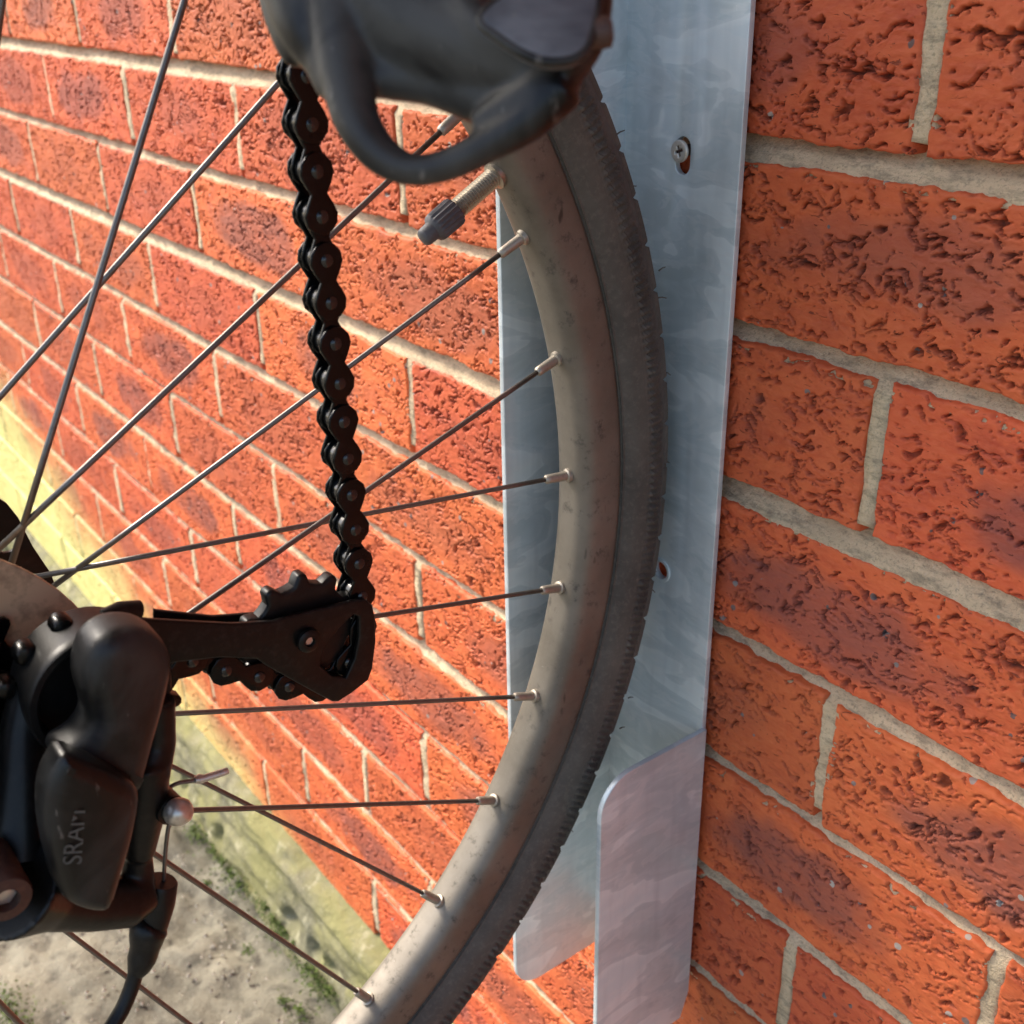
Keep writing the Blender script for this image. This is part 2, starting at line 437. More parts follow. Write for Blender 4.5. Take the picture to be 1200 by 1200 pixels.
# ---------------------------------------------------------------- the brick wall
PITCH, GAUGE, PERP = .2195, .075, .0056
BL = PITCH-PERP
BED = {-1: .0075, 0: .0100, 1: .0064, 2: .0108, 3: .0070, 4: .0056, 5: .0074, 6: .0054, 7: .0056, 8: .0062, 9: .0058, 10: .0062}
BH = .064
def brick_mesh(seed):
    nx, nz = 300, 108
    u = np.linspace(-1, 1, nx); v = np.linspace(-1, 1, nz)
    U, Vv = np.meshgrid(u, v)
    x = U*BL/2; z = Vv*BH/2
    sx, sz = seed*3.7, seed*5.1
    # ragged arrises
    ex = (fbm(z*90+sx, z*0+U*0+np.sign(U)*3, seed, 4)-.5)*.0036
    ez = (fbm(x*80+sz, x*0+np.sign(Vv)*3, seed+5, 5, .6)-.5)*.0036
    wx = np.clip((np.abs(U)-.75)/.25, 0, 1)**2; wz = np.clip((np.abs(Vv)-.5)/.5, 0, 1)**2
    X = x-np.sign(U)*(ex+.0006)*wx; Z = z-np.sign(Vv)*(ez+.0006)*wz
    dedge = np.minimum((1-np.abs(U))*BL/2, (1-np.abs(Vv))*BH/2)
    r = .0018*(.4+1.1*fbm(x*60+sz, z*60+sx, seed+40, 3))
    t = np.clip(1-dedge/r, 0, 1)
    depth = r*(1-np.sqrt(np.clip(1-t*t, 0, 1)))
    depth += (fbm(x*22+sx, z*30, seed+2, 3)-.5)*.0012
    depth += (fbm(x*110, z*190+sz, seed+3, 4, .6)-.5)*.0007
    depth += (fbm(x*330, z*480+sz, seed+31, 3, .6)-.5)*.0005
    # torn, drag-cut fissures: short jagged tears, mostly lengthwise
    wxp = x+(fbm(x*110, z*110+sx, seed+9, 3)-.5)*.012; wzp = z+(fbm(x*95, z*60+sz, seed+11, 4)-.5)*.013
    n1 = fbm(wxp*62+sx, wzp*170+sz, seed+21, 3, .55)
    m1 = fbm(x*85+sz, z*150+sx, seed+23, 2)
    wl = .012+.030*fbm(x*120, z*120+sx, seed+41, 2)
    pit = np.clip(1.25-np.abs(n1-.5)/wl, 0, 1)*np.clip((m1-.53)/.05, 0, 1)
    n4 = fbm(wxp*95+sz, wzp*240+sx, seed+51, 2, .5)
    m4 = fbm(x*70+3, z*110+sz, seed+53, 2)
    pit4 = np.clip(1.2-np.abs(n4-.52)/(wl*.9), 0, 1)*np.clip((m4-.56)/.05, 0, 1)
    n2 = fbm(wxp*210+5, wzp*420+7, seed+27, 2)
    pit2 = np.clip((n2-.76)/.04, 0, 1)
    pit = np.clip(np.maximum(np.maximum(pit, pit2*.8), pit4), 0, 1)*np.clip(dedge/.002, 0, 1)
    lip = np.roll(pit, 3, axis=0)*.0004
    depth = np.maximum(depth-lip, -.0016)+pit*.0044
    Y = depth
    # close the sides back into the wall
    def pad(A, mode):
        return np.pad(A, 1, mode='edge')
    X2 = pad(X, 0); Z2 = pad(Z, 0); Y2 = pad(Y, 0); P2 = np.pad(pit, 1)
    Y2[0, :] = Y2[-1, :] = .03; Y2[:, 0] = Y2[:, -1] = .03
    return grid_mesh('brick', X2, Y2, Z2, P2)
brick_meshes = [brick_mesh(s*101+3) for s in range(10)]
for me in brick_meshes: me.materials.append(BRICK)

X0, X1 = -2.75, .45
wall = None
# mortar core with recessed, weathered joints
def mortar_mesh():
    xs = np.arange(X0, X1, .0035); zs = np.arange(-.80, .46, .0022)
    Xg, Zg = np.meshgrid(xs, zs)
    kc = np.floor(-Zg/GAUGE)                      # course of each row
    ph = (-Zg/GAUGE) % 1.0
    ph = np.where(ph > .5, ph-1, ph)*GAUGE        # metres below the bed's centre
    shift = np.where(kc % 2 == 1, -.2415, -.1440)-.0026*np.maximum(0, kc)
    px = (Xg-shift)/PITCH; px = np.abs(px-np.round(px))*PITCH
    y = .0056-.75*ph                              # struck: set back under the upper brick, nearly flush on the lower
    y += (fbm(Xg*60, Zg*120, 5, 4)-.5)*.0026 + (fbm(Xg*14, Zg*20, 8, 2)-.5)*.0022
    y = np.clip(y, .0008, .013)
    yp = .0002+(fbm(Xg*80, Zg*80, 6, 3)-.5)*.0024
    y = np.where(np.abs(ph) > .0095, np.where(px < .0062, yp, .016), y)
    Y2 = np.pad(y, 1, mode='edge'); X2 = np.pad(Xg, 1, mode='edge'); Z2 = np.pad(Zg, 1, mode='edge')
    Y2[0] = Y2[-1] = .22; Y2[:, 0] = Y2[:, -1] = .22
    return grid_mesh('brick_wall', X2, Y2, Z2)
wall = link('brick_wall', mortar_mesh(), MORTAR)
tag(wall, 'orange red brick wall with sandy mortar joints behind the bicycle', 'wall')
rb = random.Random(3)
def lay(k):
    """k: course below bed joint k"""
    t0 = BED.get(k, .0085); t1 = BED.get(k+1, .0085)
    h = GAUGE-(t0+t1)/2
    zc = -k*GAUGE-t0/2-h/2
    ph = (-.2415 if (k % 2) else -.1440) - .0026*max(0, k)
    n0 = math.ceil((X0-ph)/PITCH); n1 = math.floor((X1-ph)/PITCH)
    for n in range(n0, n1):
        yield ph+(n+.5)*PITCH, zc, h
used = 0
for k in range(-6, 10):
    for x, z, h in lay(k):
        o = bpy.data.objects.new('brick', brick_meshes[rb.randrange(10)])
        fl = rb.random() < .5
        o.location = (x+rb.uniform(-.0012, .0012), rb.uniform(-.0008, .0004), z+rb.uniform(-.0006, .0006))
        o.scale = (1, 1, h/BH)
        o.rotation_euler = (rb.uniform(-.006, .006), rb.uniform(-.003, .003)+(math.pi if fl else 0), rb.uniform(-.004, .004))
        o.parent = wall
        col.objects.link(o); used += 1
# the wall goes on beyond: plain bricks joined into one part
def far_bricks():
    V = []; Fc = []
    for k in range(-34, 10):
        ph = (-.2415 if (k % 2) else -.1440) - .0026*max(0, k)
        zc = -k*GAUGE-GAUGE/2
        for n in range(-36, 15):
            x = ph+(n+.5)*PITCH
            inside = k >= -6 and math.ceil((X0-ph)/PITCH) <= n < math.floor((X1-ph)/PITCH)
            if inside: continue
            a, b, c = BL/2, .0322, .003
            base = len(V); jy = rb.uniform(-.001, .0015)
            for (px, pz, py) in ((-a, -b, .03), (a, -b, .03), (a, b, .03), (-a, b, .03), (-a, -b, c), (a, -b, c), (a, b, c), (-a, b, c), (-a+c, -b+c, 0), (a-c, -b+c, 0), (a-c, b-c, 0), (-a+c, b-c, 0)):
                V.append((x+px, py+jy, zc+pz))
            for q in ((0, 1, 5, 4), (1, 2, 6, 5), (2, 3, 7, 6), (3, 0, 4, 7), (4, 5, 9, 8), (5, 6, 10, 9), (6, 7, 11, 10), (7, 4, 8, 11), (8, 9, 10, 11)):
                Fc.append(tuple(base+i for i in q))
    return mesh('brickwork', V, Fc)
fb = link('brickwork', far_bricks(), BRICK, wall, smooth=False); fb['kind'] = 'stuff'
def box_data(a, b):
    v = [(x, y, z) for x in (a[0], b[0]) for y in (a[1], b[1]) for z in (a[2], b[2])]
    return v, [(0, 1, 3, 2), (4, 6, 7, 5), (0, 4, 5, 1), (2, 3, 7, 6), (0, 2, 6, 4), (1, 5, 7, 3)]
v, f = join_data([box_data((-8.3, .006, .462), (3.4, .22, 2.62)), box_data((-8.3, .006, -.9), (X0-.002, .22, .461)), box_data((X1+.0, .006, -.9), (3.4, .22, .461))])
link('mortar_backing', mesh('mortar_backing', v, f), MORTAR, wall, smooth=False)

# ---------------------------------------------------------------- concrete plinth at the wall foot, and the ground
GZ = -.845
def plinth_mesh():
    xs = np.concatenate([np.arange(-8, -2.6, .1), np.arange(-2.6, -.3, .005), np.arange(-.3, 3, .1)])
    prof = [(.03, -.742), (.004, -.745), (-.009, -.751), (-.018, -.758), (-.0225, -.766), (-.0240, -.776), (-.0250, -.788), (-.026, -.800), (-.0275, -.812), (-.029, -.824), (-.031, -.834), (-.034, -.842), (-.038, -.85), (-.042, -.875)]
    pr = []
    for a, b in zip(prof[:-1], prof[1:]):
        for t in (0, .34, .67): pr.append((a[0]+(b[0]-a[0])*t, a[1]+(b[1]-a[1])*t))
    pr.append(prof[-1])
    s = np.arange(len(pr))
    Xg, S = np.meshgrid(xs, s)
    Yp = np.array([p[0] for p in pr])[S]; Zp = np.array([p[1] for p in pr])[S]
    n = (fbm(Xg*16, S*.35, 3, 4)-.5)*.009+(fbm(Xg*90, S*.9, 4, 4)-.5)*.004
    n2 = (fbm(Xg*5, S*.12, 14, 3)-.5)*.012
    k = np.clip(S/6, 0, 1)
    crack = np.clip((fbm(Xg*26, S*0+2, 33, 3)-.6)/.05, 0, 1)*np.exp(-((S-26)/3.0)**2)*.010
    return grid_mesh('concrete_plinth', Xg, Yp-(n+n2)*k+crack, Zp+n*k*.5)
pl = link('concrete_plinth', plinth_mesh(), PLINTH)
tag(pl, 'pale algae stained concrete plinth running along the foot of the brick wall', 'plinth')
def ground_mesh():
    xs = np.concatenate([-np.geomspace(80, 2.7, 22), np.arange(-2.6, -.35, .008), np.arange(-.35, 1, .08), np.geomspace(1.1, 60, 18)])
    ys = np.concatenate([-np.geomspace(60, .95, 26), np.arange(-.9, -.02, .008), np.array([0, .3])])
    Xg, Yg = np.meshgrid(xs, ys)
    fade = np.clip(1-np.abs(Xg+1.2)/1.6, 0, 1)*np.clip(1+(Yg+.6)*.8, 0, 1)
    fade = np.clip(fade*2, 0, 1)
    z = (fbm(Xg*5, Yg*5, 9, 4)-.5)*.030+(fbm(Xg*28, Yg*28, 10, 5, .55)-.5)*.016+(fbm(Xg*110, Yg*110, 12, 3)-.5)*.004
    r = 1-np.abs(2*fbm(Xg*11+3, Yg*9, 15, 4)-1)*3
    z -= np.clip((r-.6)/.4, 0, 1)*.010*np.clip(1+(Yg+.03)/.30, 0, 1)
    return grid_mesh('ground', Xg, Yg, GZ+z*fade)
gr = link('ground', ground_mesh(), GROUND); tag(gr, kind='structure')
# moss in the joint between plinth and ground
def moss_mesh():
    V = []; Fc = []; rm = random.Random(11)
    spots = [((233, 985), 1.0), ((228, 975), .7), ((262, 1015), .7), ((272, 1030), 1.1), ((280, 1042), .8), ((312, 1068), .9), ((322, 1085), 1.1), ((330, 1095), .8), ((360, 1140), 1.0), ((372, 1152), 1.1), ((385, 1165), .9), ((8, 1190), 1.6), ((15, 1200), 1.4), ((345, 1110), .5), ((250, 1000), .4)]
    clumps = [(onz(q, GZ+.006), s) for q, s in spots]
    for k in range(40):
        clumps.append((Vector((rm.uniform(-2.6, -.3), rm.uniform(-.075, -.045), GZ)), rm.uniform(.2, .7)))
    for c, s in clumps:
        for j in range(int(170*s)):
            a = rm.uniform(0, 6.28); rr = abs(rm.gauss(0, .011))*s
            p = Vector((c.x+math.cos(a)*rr*1.7, c.y+math.sin(a)*rr, c.z+max(0, .007*s-rr*.30)+rm.uniform(-.003, .003)))
            n = Vector((rm.gauss(0, .6), rm.gauss(0, .6), 1)).normalized(); t = n.orthogonal().normalized(); t.rotate(Matrix.Rotation(rm.uniform(0, 6), 3, n)); b = n.cross(t)
            L = rm.uniform(.0012, .0030)
            i = len(V); V += [p-t*L*.4, p+b*L*.5+n*L*.3, p+t*L+n*L*.8, p-b*L*.5+n*L*.3]; Fc += [(i, i+1, i+2, i+3)]
    return mesh('moss', V, Fc)
ms = link('moss', moss_mesh(), MOSS, smooth=False); tag(ms, 'green moss growing in the joint between plinth and ground', 'moss', kind='stuff')
def grit_mesh():
    V = []; Fc = []; rm = random.Random(5)
    for k in range(900):
        x = rm.uniform(-1.7, -.6); y = -.06-abs(rm.gauss(0, .16)); L = rm.uniform(.001, .0035)
        p = Vector((x, y, GZ+rm.uniform(-.002, .006)))
        i = len(V)
        for d in ((1, 0, 0), (-.8, .3, 0), (0, 1, .1), (.1, -.9, 0), (0, .1, .9), (0, 0, -.8)): V.append(p+Vector(d)*L*rm.uniform(.6, 1.2))
        for q in ((0, 2, 4), (2, 1, 4), (1, 3, 4), (3, 0, 4), (2, 0, 5), (1, 2, 5), (3, 1, 5), (0, 3, 5)): Fc.append(tuple(i+j for j in q))
    return mesh('grit', V, Fc)
gt = link('grit', grit_mesh(), mat_simple('grit_stone', (.40, .36, .29), .85, 0, (.12, .1, .08), 90), smooth=False); tag(gt, 'loose pale grit scattered on the ground by the plinth', 'grit', kind='stuff')

# ---------------------------------------------------------------- flat canopy added out of view above the rack: keeps the sun off the near wall
cano = empty('added_shade_canopy', (-.2, 0, 1.9))
tag(cano, 'unseen flat timber canopy added above the rack for shade', 'canopy')
CL = -1.90
link('shade_deck', mesh('shade_deck', *box_data((CL, -1.0, 1.56), (2.6, -.01, 1.60))), mat_simple('painted_timber', (.30, .28, .25), .7), cano, False)
link('shade_fascia', mesh('shade_fascia', *box_data((CL-.02, -1.025, 1.50), (2.62, -1.002, 1.62))), mat_simple('fascia_paint', (.45, .44, .42), .6), cano, False)
for kx in (CL+.03, -.9, .2, 1.3, 2.5):
    link('shade_joist', mesh('shade_joist', *box_data((kx, -.99, 1.47), (kx+.045, -.012, 1.558))), mat_simple('painted_timber', (.30, .28, .25), .7), cano, False)

# ---------------------------------------------------------------- galvanised wall rack
RXL, RXR, RT = -.386, -.316, .003
PY = -.0075                        # front of the back plate
rack = empty('bicycle_rack', (-.351, PY, -.46))
tag(rack, 'galvanised steel channel screwed upright to the brick wall holding the wheel', 'rack')
def circle(c, r, n=28): return [(c[0]+r*math.cos(2*math.pi*k/n), c[1]+r*math.sin(2*math.pi*k/n)) for k in range(n)]
def arc(cx, cy, r, a0, a1, n=8): return [(cx+r*math.cos(R(a0+(a1-a0)*k/n)), cy+r*math.sin(R(a0+(a1-a0)*k/n))) for k in range(n+1)]
h1 = ony((800, 184), PY); h2 = ony((775, 668), PY)
slot = arc(h1.x, h1.z-.003, .0042, 180, 360, 10)+arc(h1.x, h1.z+.004, .0042, 0, 180, 10)
holes = [slot, circle((h2.x, h2.z), .0045), circle((h1.x, h1.z+.20), .0045)]
yplate('back_plate', [(RXL+.001, -.456), (RXR-.001, -.456), (RXR-.001, .30), (RXL+.001, .30)], holes, PY+RT/2, RT, .0004, GALV, rack)
yplate('hole_collar', circle((h2.x, h2.z), .0062), [circle((h2.x, h2.z), .0046)], PY-.0002, .0012, .0003, GALV, rack)
D = .0765
lf = [(PY+RT-.002, .30), (-D, .30)]+arc(-D+.018, -.476+.018, .018, 180, 270)+[(PY+RT-.002, -.476)]
xplate('side_flange', lf, [], RXL, RT, .0004, GALV, rack)
rf = [(PY+RT-.002, -.2795)]+arc(-D+.02, -.2795-.02, .02, 90, 180, 10)+[(-D, -.46)]+arc(-D+.018, -.48+.018, .018, 180, 270)+[(-.012, -.480), (PY+RT-.002, -.462)]
xplate('side_flange', rf, [], RXR, RT, .0004, GALV, rack)
# countersunk cross-head screw
sc = ony((797, 177), PY-.002)
cross = []
aw, al = .00055, .0022
for a in range(4):
    c, s = math.cos(R(90*a+20)), math.sin(R(90*a+20))
    for (px, pz) in ((aw, -aw) if False else (al, -aw), (al, aw), (aw, aw)): cross.append((sc.x+px*c-pz*s, sc.z+px*s+pz*c))
screw = yplate('screw', circle((sc.x, sc.z), .0046), [cross], PY-.0022, .0018, .0006, STEEL, rack)
lathe('screw_shank', [(-.0005, .0036), (.0, .0038), (.003, .0024), (.02, .0022)], (sc.x, PY-.0014, sc.z), (0, 1, 0), RUSTY, screw, 20)

# ---------------------------------------------------------------- bicycle hanging upright, rear wheel in the rack
WX, WY, WZ = -.352, -.3494, -.1401
NR, N0 = .2837, 23.377
bike = empty('bicycle', (WX, WY, -.48))
tag(bike, 'dusty bicycle hung upright with its rear wheel resting in the galvanised rack', 'bicycle')
def wp(a, r, dx=0): return Vector((WX+dx, WY+r*math.cos(a), WZ+r*math.sin(a)))
def revolve(name, prof, n, mat, parent, disp=None, closed=True):
    """prof: (dx, r)"""
    m = len(prof); V = np.zeros((n, m, 3)); pr = np.array(prof)
    A = np.linspace(0, 2*np.pi, n, endpoint=False)[:, None]
    dx = pr[None, :, 0]+0*A; r = pr[None, :, 1]+0*A
    if disp is not None: dx, r = disp(A+0*dx, np.arange(m)[None, :]+0*A, dx, r)
    V[..., 0] = WX+dx; V[..., 1] = WY+r*np.cos(A); V[..., 2] = WZ+r*np.sin(A)
    i = np.arange(n*m).reshape(n, m); j = np.roll(i, -1, 0)
    k = np.roll(i, -1, 1); l = np.roll(j, -1, 1)
    Fq = np.stack([i, k, l, j], -1)
    if not closed: Fq = Fq[:, :-1]
    Fq = Fq.reshape(-1, 4)
    me = bpy.data.meshes.new(name); V = V.reshape(-1, 3)
    me.vertices.add(len(V)); me.vertices.foreach_set('co', V.astype(np.float32).ravel())
    me.loops.add(Fq.size); me.loops.foreach_set('vertex_index', Fq.astype(np.int32).ravel())
    me.polygons.add(len(Fq)); me.polygons.foreach_set('loop_start', np.arange(0, Fq.size, 4, dtype=np.int32))
    me.update(calc_edges=True); me.validate()
    bm = bmesh.new(); bm.from_mesh(me); bmesh.ops.recalc_face_normals(bm, faces=bm.faces); bm.to_mesh(me); bm.free()
    return link(name, me, mat, parent)
# rim: rounded box section
rimp = []
for (dx, r) in [(-.0060, .2838), (-.0035, .2834), (0, .2833), (.0035, .2834), (.0060, .2838), (.0085, .2850), (.0103, .2870), (.0113, .2895), (.0118, .2925), (.0119, .2960), (.0120, .3000), (.0120, .3025), (.0116, .3036), (.0100, .3030), (.008, .298), (-.008, .298), (-.0100, .3030), (-.0116, .3036), (-.0120, .3025), (-.0120, .3000), (-.0119, .2960), (-.0118, .2925), (-.0113, .2895), (-.0103, .2870), (-.0085, .2850)]: rimp.append((dx, r))
rim = revolve('rim', rimp, 480, RIM, bike)
# tyre
tp = []
for (dx, r) in catmull([(.0095, .3020), (.0112, .3042), (.0124, .3050), (.0141, .3068), (.0160, .3098), (.0172, .3136), (.0176, .3174), (.0172, .3212), (.0157, .3252), (.0131, .3288), (.0092, .3313), (.0045, .3326), (0, .3330)], 6, False): tp.append((dx, r))
tp = tp+[(-a, b) for a, b in reversed(tp[:-1])]
ntp = len(tp); half = ntp//2
nT = 1800
def tyre_disp(A, I, dx, r):
    s = np.sign(dx)
    J = np.where(I <= half, I, ntp-1-I).astype(float)          # 0 at the bead .. half at the crown
    arc_mm = A*330.0
    out = np.zeros_like(dx)
    # moulded ring near the bead
    out += .0007*np.exp(-((J-11)/1.3)**2)
    # knurled band on the shoulder
    band = np.exp(-((J-40)/6.5)**4)*(.35+1.1*vnoise(arc_mm*.23, J*.3, 5))
    d1 = np.sin((arc_mm/3.6+J*.55)*2*np.pi/1.0*.5); d2 = np.sin((arc_mm/3.6-J*.55)*2*np.pi*.5)
    kn = np.clip(d1*d2*2.2+.15, -.5, 1)
    out += band*kn*.0019
    # raised outer tread blocks with slots
    blk = np.clip((J-54)/2.0, 0, 1)
    ph = (arc_mm+J*.55*np.where(s > 0, 1, -1)) % 21.0
    slot = np.clip(1-np.abs(ph-10)/1.3, 0, 1)
    out += blk*(.0018-slot*.0026)
    groove = np.exp(-((J-62)/1.2)**2)
    out -= groove*.0012
    nr = (r-.315)/.019; nx = dx/.018
    L = np.sqrt(nr*nr+nx*nx)+1e-6
    return dx+out*nx/L, r+out*nr/L
tyre = revolve('tyre', tp, nT, RUBBER, bike, tyre_disp)
hv = []
rh = random.Random(2)
for k in range(46):
    a = R(N0+30-k*3.1+rh.uniform(-1, 1)); s = rh.choice((.6, 1))
    p = wp(a, .3322, rh.uniform(-.004, .016)); q = p+Vector((rh.uniform(.000, .004), math.cos(a)*.0035, math.sin(a)*.0035+rh.uniform(-.003, .003)))*s
    hv.append(tube_data([p, (p+q)/2+Vector((0, 0, .0003)), q], [.0004, .0003, .0002], 5))
v, f = join_data(hv); hb = link('rubber_hair', mesh('rubber_hair', v, f), RUBBER, tyre); hb['kind'] = 'stuff'
# hub
hub = lathe('hub', [(-.062, .0065), (-.050, .0065), (-.050, .013), (-.0385, .014), (-.0385, .026), (-.0345, .0265), (-.0335, .016), (-.015, .0125), (.012, .014), (.0165, .018), (.0172, .0265), (.0208, .026), (.021, .0185), (.056, .0175), (.056, .0065), (.066, .0065)], (WX, WY, WZ), (1, 0, 0), BLACK, bike, 40)
# spokes: 32, three-cross
sv, sf = tube_data([(0, 0, 0), (0, 0, .35), (0, 0, .9), (0, 0, 1)], .00108, 8)
spoke_me = mesh('spoke', sv, sf); spoke_me.materials.append(SPOKE)
nv, nf = lathe_data([(-.001, .0032), (.0, .0033), (.0012, .0031), (.0016, .0022), (.0095, .0021), (.0115, .0020), (.0122, .0014)], (0, 0, 0), (0, 0, 1), 12)
nip_me = mesh('nipple', nv, nf); nip_me.materials.append(NIPPLE); smooth_by_angle(nip_me, 40)
spoke_me.polygons.foreach_set('use_smooth', [True]*len(spoke_me.polygons))
for k in range(-3, 29):
    a = R(N0-11.25*k)
    m4 = k % 4
    near = m4 in (1, 3); s = -1 if m4 in (0, 1) else 1
    h = a+s*R(67.5)
    H = wp(h, .0225, .0190 if near else -.0365)
    Np = wp(a, NR-.0004)
    d = Np-H
    o = bpy.data.objects.new('spoke', spoke_me); col.objects.link(o); o.parent = rim
    q = d.to_track_quat('Z', 'Y')
    o.matrix_world = Matrix.LocRotScale(H, q, Vector((1, 1, d.length)))
    n = bpy.data.objects.new('nipple', nip_me); col.objects.link(n); n.parent = rim
    n.matrix_world = Matrix.LocRotScale(Np, (-d).to_track_quat('Z', 'Y'), Vector((1, 1, 1)))
# valve
va = R(29.0)
vr = wp(va, NR+.002); vd = (wp(va, 0)-vr).normalized()
prof = [(0, .0052), (.004, .0052), (.0046, .0038)]
for k in range(17): prof += [(.0050+k*.0012, .0039), (.0056+k*.0012, .0031)]
prof += [(.026, .0036)]
valve = lathe('valve', prof, vr, vd, VALVE, rim, 20)
capv, capf = [], []
n = 36
pf = [(.0245, .0046), (.0250, .0050), (.034, .0049), (.0355, .0046), (.0365, .0036), (.0405, .0034), (.0415, .0028), (.0418, .001)]
ax = vd; a1 = ax.orthogonal().normalized(); b1 = ax.cross(a1)
for i, (hh, rr) in enumerate(pf):
    for k in range(n):
        c = 2*math.pi*k/n; r2 = rr*(1+(.12 if (k % 2 and i < 4) else 0))
        capv.append(vr+ax*hh+(a1*math.cos(c)+b1*math.sin(c))*r2)
for i in range(len(pf)-1):
    for k in range(n): capf.append((i*n+k, i*n+(k+1) % n, (i+1)*n+(k+1) % n, (i+1)*n+k))
capf.append(tuple(range((len(pf)-1)*n, len(pf)*n))); capf.append(tuple(range(n-1, -1, -1)))
me = mesh('valve_cap', capv, capf); smooth_by_angle(me, 50); link('valve_cap', me, CAPGREY, rim, False)

# brake rotor on the far side, spoke protector and cogs on the near side
rot_o = []
for k in range(72):
    a = 2*math.pi*k/72; rr = .0737+.0012*math.cos(a*12)
    rot_o.append((WY+rr*math.cos(a), WZ+rr*math.sin(a)))
rh_ = []
for k in range(24):
    a = 2*math.pi*(k+.3)/24
    for r0, s in ((.0665, .0030), (.058, .0026)):
        c = a+(.12 if r0 < .06 else 0)
        rh_.append([(WY+r0*math.cos(c)+s*(math.cos(t)*1.5*math.cos(c)-math.sin(t)*math.sin(c)), WZ+r0*math.sin(c)+s*(math.cos(t)*1.5*math.sin(c)+math.sin(t)*math.cos(c))) for t in [2*math.pi*j/10 for j in range(10)]])
for k in range(6):
    a = 2*math.pi*k/6+.1
    rh_.append([(WY+rr*math.cos(a+da), WZ+rr*math.sin(a+da)) for rr, da in ((.030, -.30), (.051, -.36), (.052, 0), (.051, .36), (.030, .30))])
rotor = xplate('brake_rotor', rot_o, rh_, -.404, .002, .0003, BLACK, bike)
prt = [(WY+.0705*math.cos(t), WZ+.0705*math.sin(t)) for t in [2*math.pi*k/64 for k in range(64)]]
prh = [[(WY+rr*math.cos(a+da), WZ+rr*math.sin(a+da)) for rr, da in ((.028, -.15), (.030, .15), (.040, .12), (.041, -.10))] for a in [2*math.pi*k/8 for k in range(8)]]
xplate('spoke_protector', prt, prh+[circle((WY, WZ), .019)], -.3255, .0018, .0004, TAN, bike)
def cog_outline(cy, cz, n, rp, tip=.0035, root=.0032, a0=0):
    o = []
    for k in range(n):
        for (da, rr) in ((-.50, rp-root), (-.28, rp-root*.75), (-.14, rp+tip*.75), (-.06, rp+tip), (.06, rp+tip), (.14, rp+tip*.75), (.28, rp-root*.75)):
            a = a0+2*math.pi*(k+da)/n; o.append((cy+rr*math.cos(a), cz+rr*math.sin(a)))
    return o
for k, nt_ in enumerate((26, 23, 21, 19, 17, 15, 13, 11)):
    rp = .0127/(2*math.sin(math.pi/nt_))
    hs_ = [circle((WY, WZ), .0172)]
    if nt_ > 20:
        hs_ += [[(WY+rr*math.cos(a+da), WZ+rr*math.sin(a+da)) for rr, da in ((.024, -.2), (.024, .2), (rp-.011, .22), (rp-.011, -.22))] for a in [2*math.pi*j/5+k for j in range(5)]]
    xplate('sprocket', cog_outline(WY, WZ, nt_, rp, a0=k), hs_, -.3215+k*.0042, .0018, .0003, CHAINM, bike)

# ---------------------------------------------------------------- chain
CX = -.302
PC = Vector((CX, -.2245, -.1306))          # tension pulley centre
top = onx((351, 86), CX); bot = onx((417, 688), CX)
PR = .0222
# centre line of the chain: down from the chainring, round the tension pulley, back up to the guide pulley, over it to the cog
GC = onx((128, 830), CX)            # guide pulley centre
line = []
dirv = (top-bot).normalized()
start = bot+dirv*.43
Lc = .0127
p = Vector((CX, bot.y, PC.z)); 
pts_path = [start, bot]
for a in range(10, -116, -8): pts_path.append(Vector((CX, PC.y+PR*math.cos(R(a))+(bot.y-PC.y-PR)*(1 if a > -40 else max(0, (a+90)/50)), PC.z+PR*math.sin(R(a)))))
u2 = onx((300, 787), CX); u3 = onx((235, 775), CX); u4 = onx((195, 757), CX)
pts_path += [onx((340, 800), CX), u2, u3, u4]
gd = Vector((CX, GC.y+.012, GC.z-.020)); pts_path += [Vector((CX, GC.y-.002, GC.z-.0222)), Vector((CX, GC.y-.018, GC.z-.012)), Vector((CX, GC.y-.022, GC.z)), Vector((CX, GC.y-.016, GC.z+.014)), Vector((CX, WY+.045, WZ+.01))]
# resample at the pitch
def resample(pts, step):
    out = [pts[0].copy()]; i = 0; cur = pts[0].copy()
    while i < len(pts)-1:
        d = (pts[i+1]-cur)
        if d.length < 1e-9: i += 1; continue
        # distance from last pin
        rem = step-(cur-out[-1]).length if False else None
        # walk until the chord from the last pin equals the pitch
        a = cur; b = pts[i+1]
        if (b-out[-1]).length < step: cur = b; i += 1; continue
        lo, hi = 0., 1.
        for _ in range(30):
            m = (lo+hi)/2
            if (a.lerp(b, m)-out[-1]).length < step: lo = m
            else: hi = m
        cur = a.lerp(b, hi); out.append(cur.copy())
    return out
pins = resample(pts_path, Lc)
rol = []
for q in pins: rol.append(lathe_data([(-.0052, .0005), (-.0050, .0016), (-.0046, .0020), (-.0035, .0020), (-.0034, .0039), (-.0012, .0039), (.0012, .0039), (.0034, .0039), (.0035, .0020), (.0046, .0020), (.0050, .0016), (.0052, .0005)], q, (1, 0, 0), 14))
v, f = join_data(rol); me = mesh('chain', v, f); smooth_by_angle(me, 40); chain = link('chain', me, PINM, bike, False)
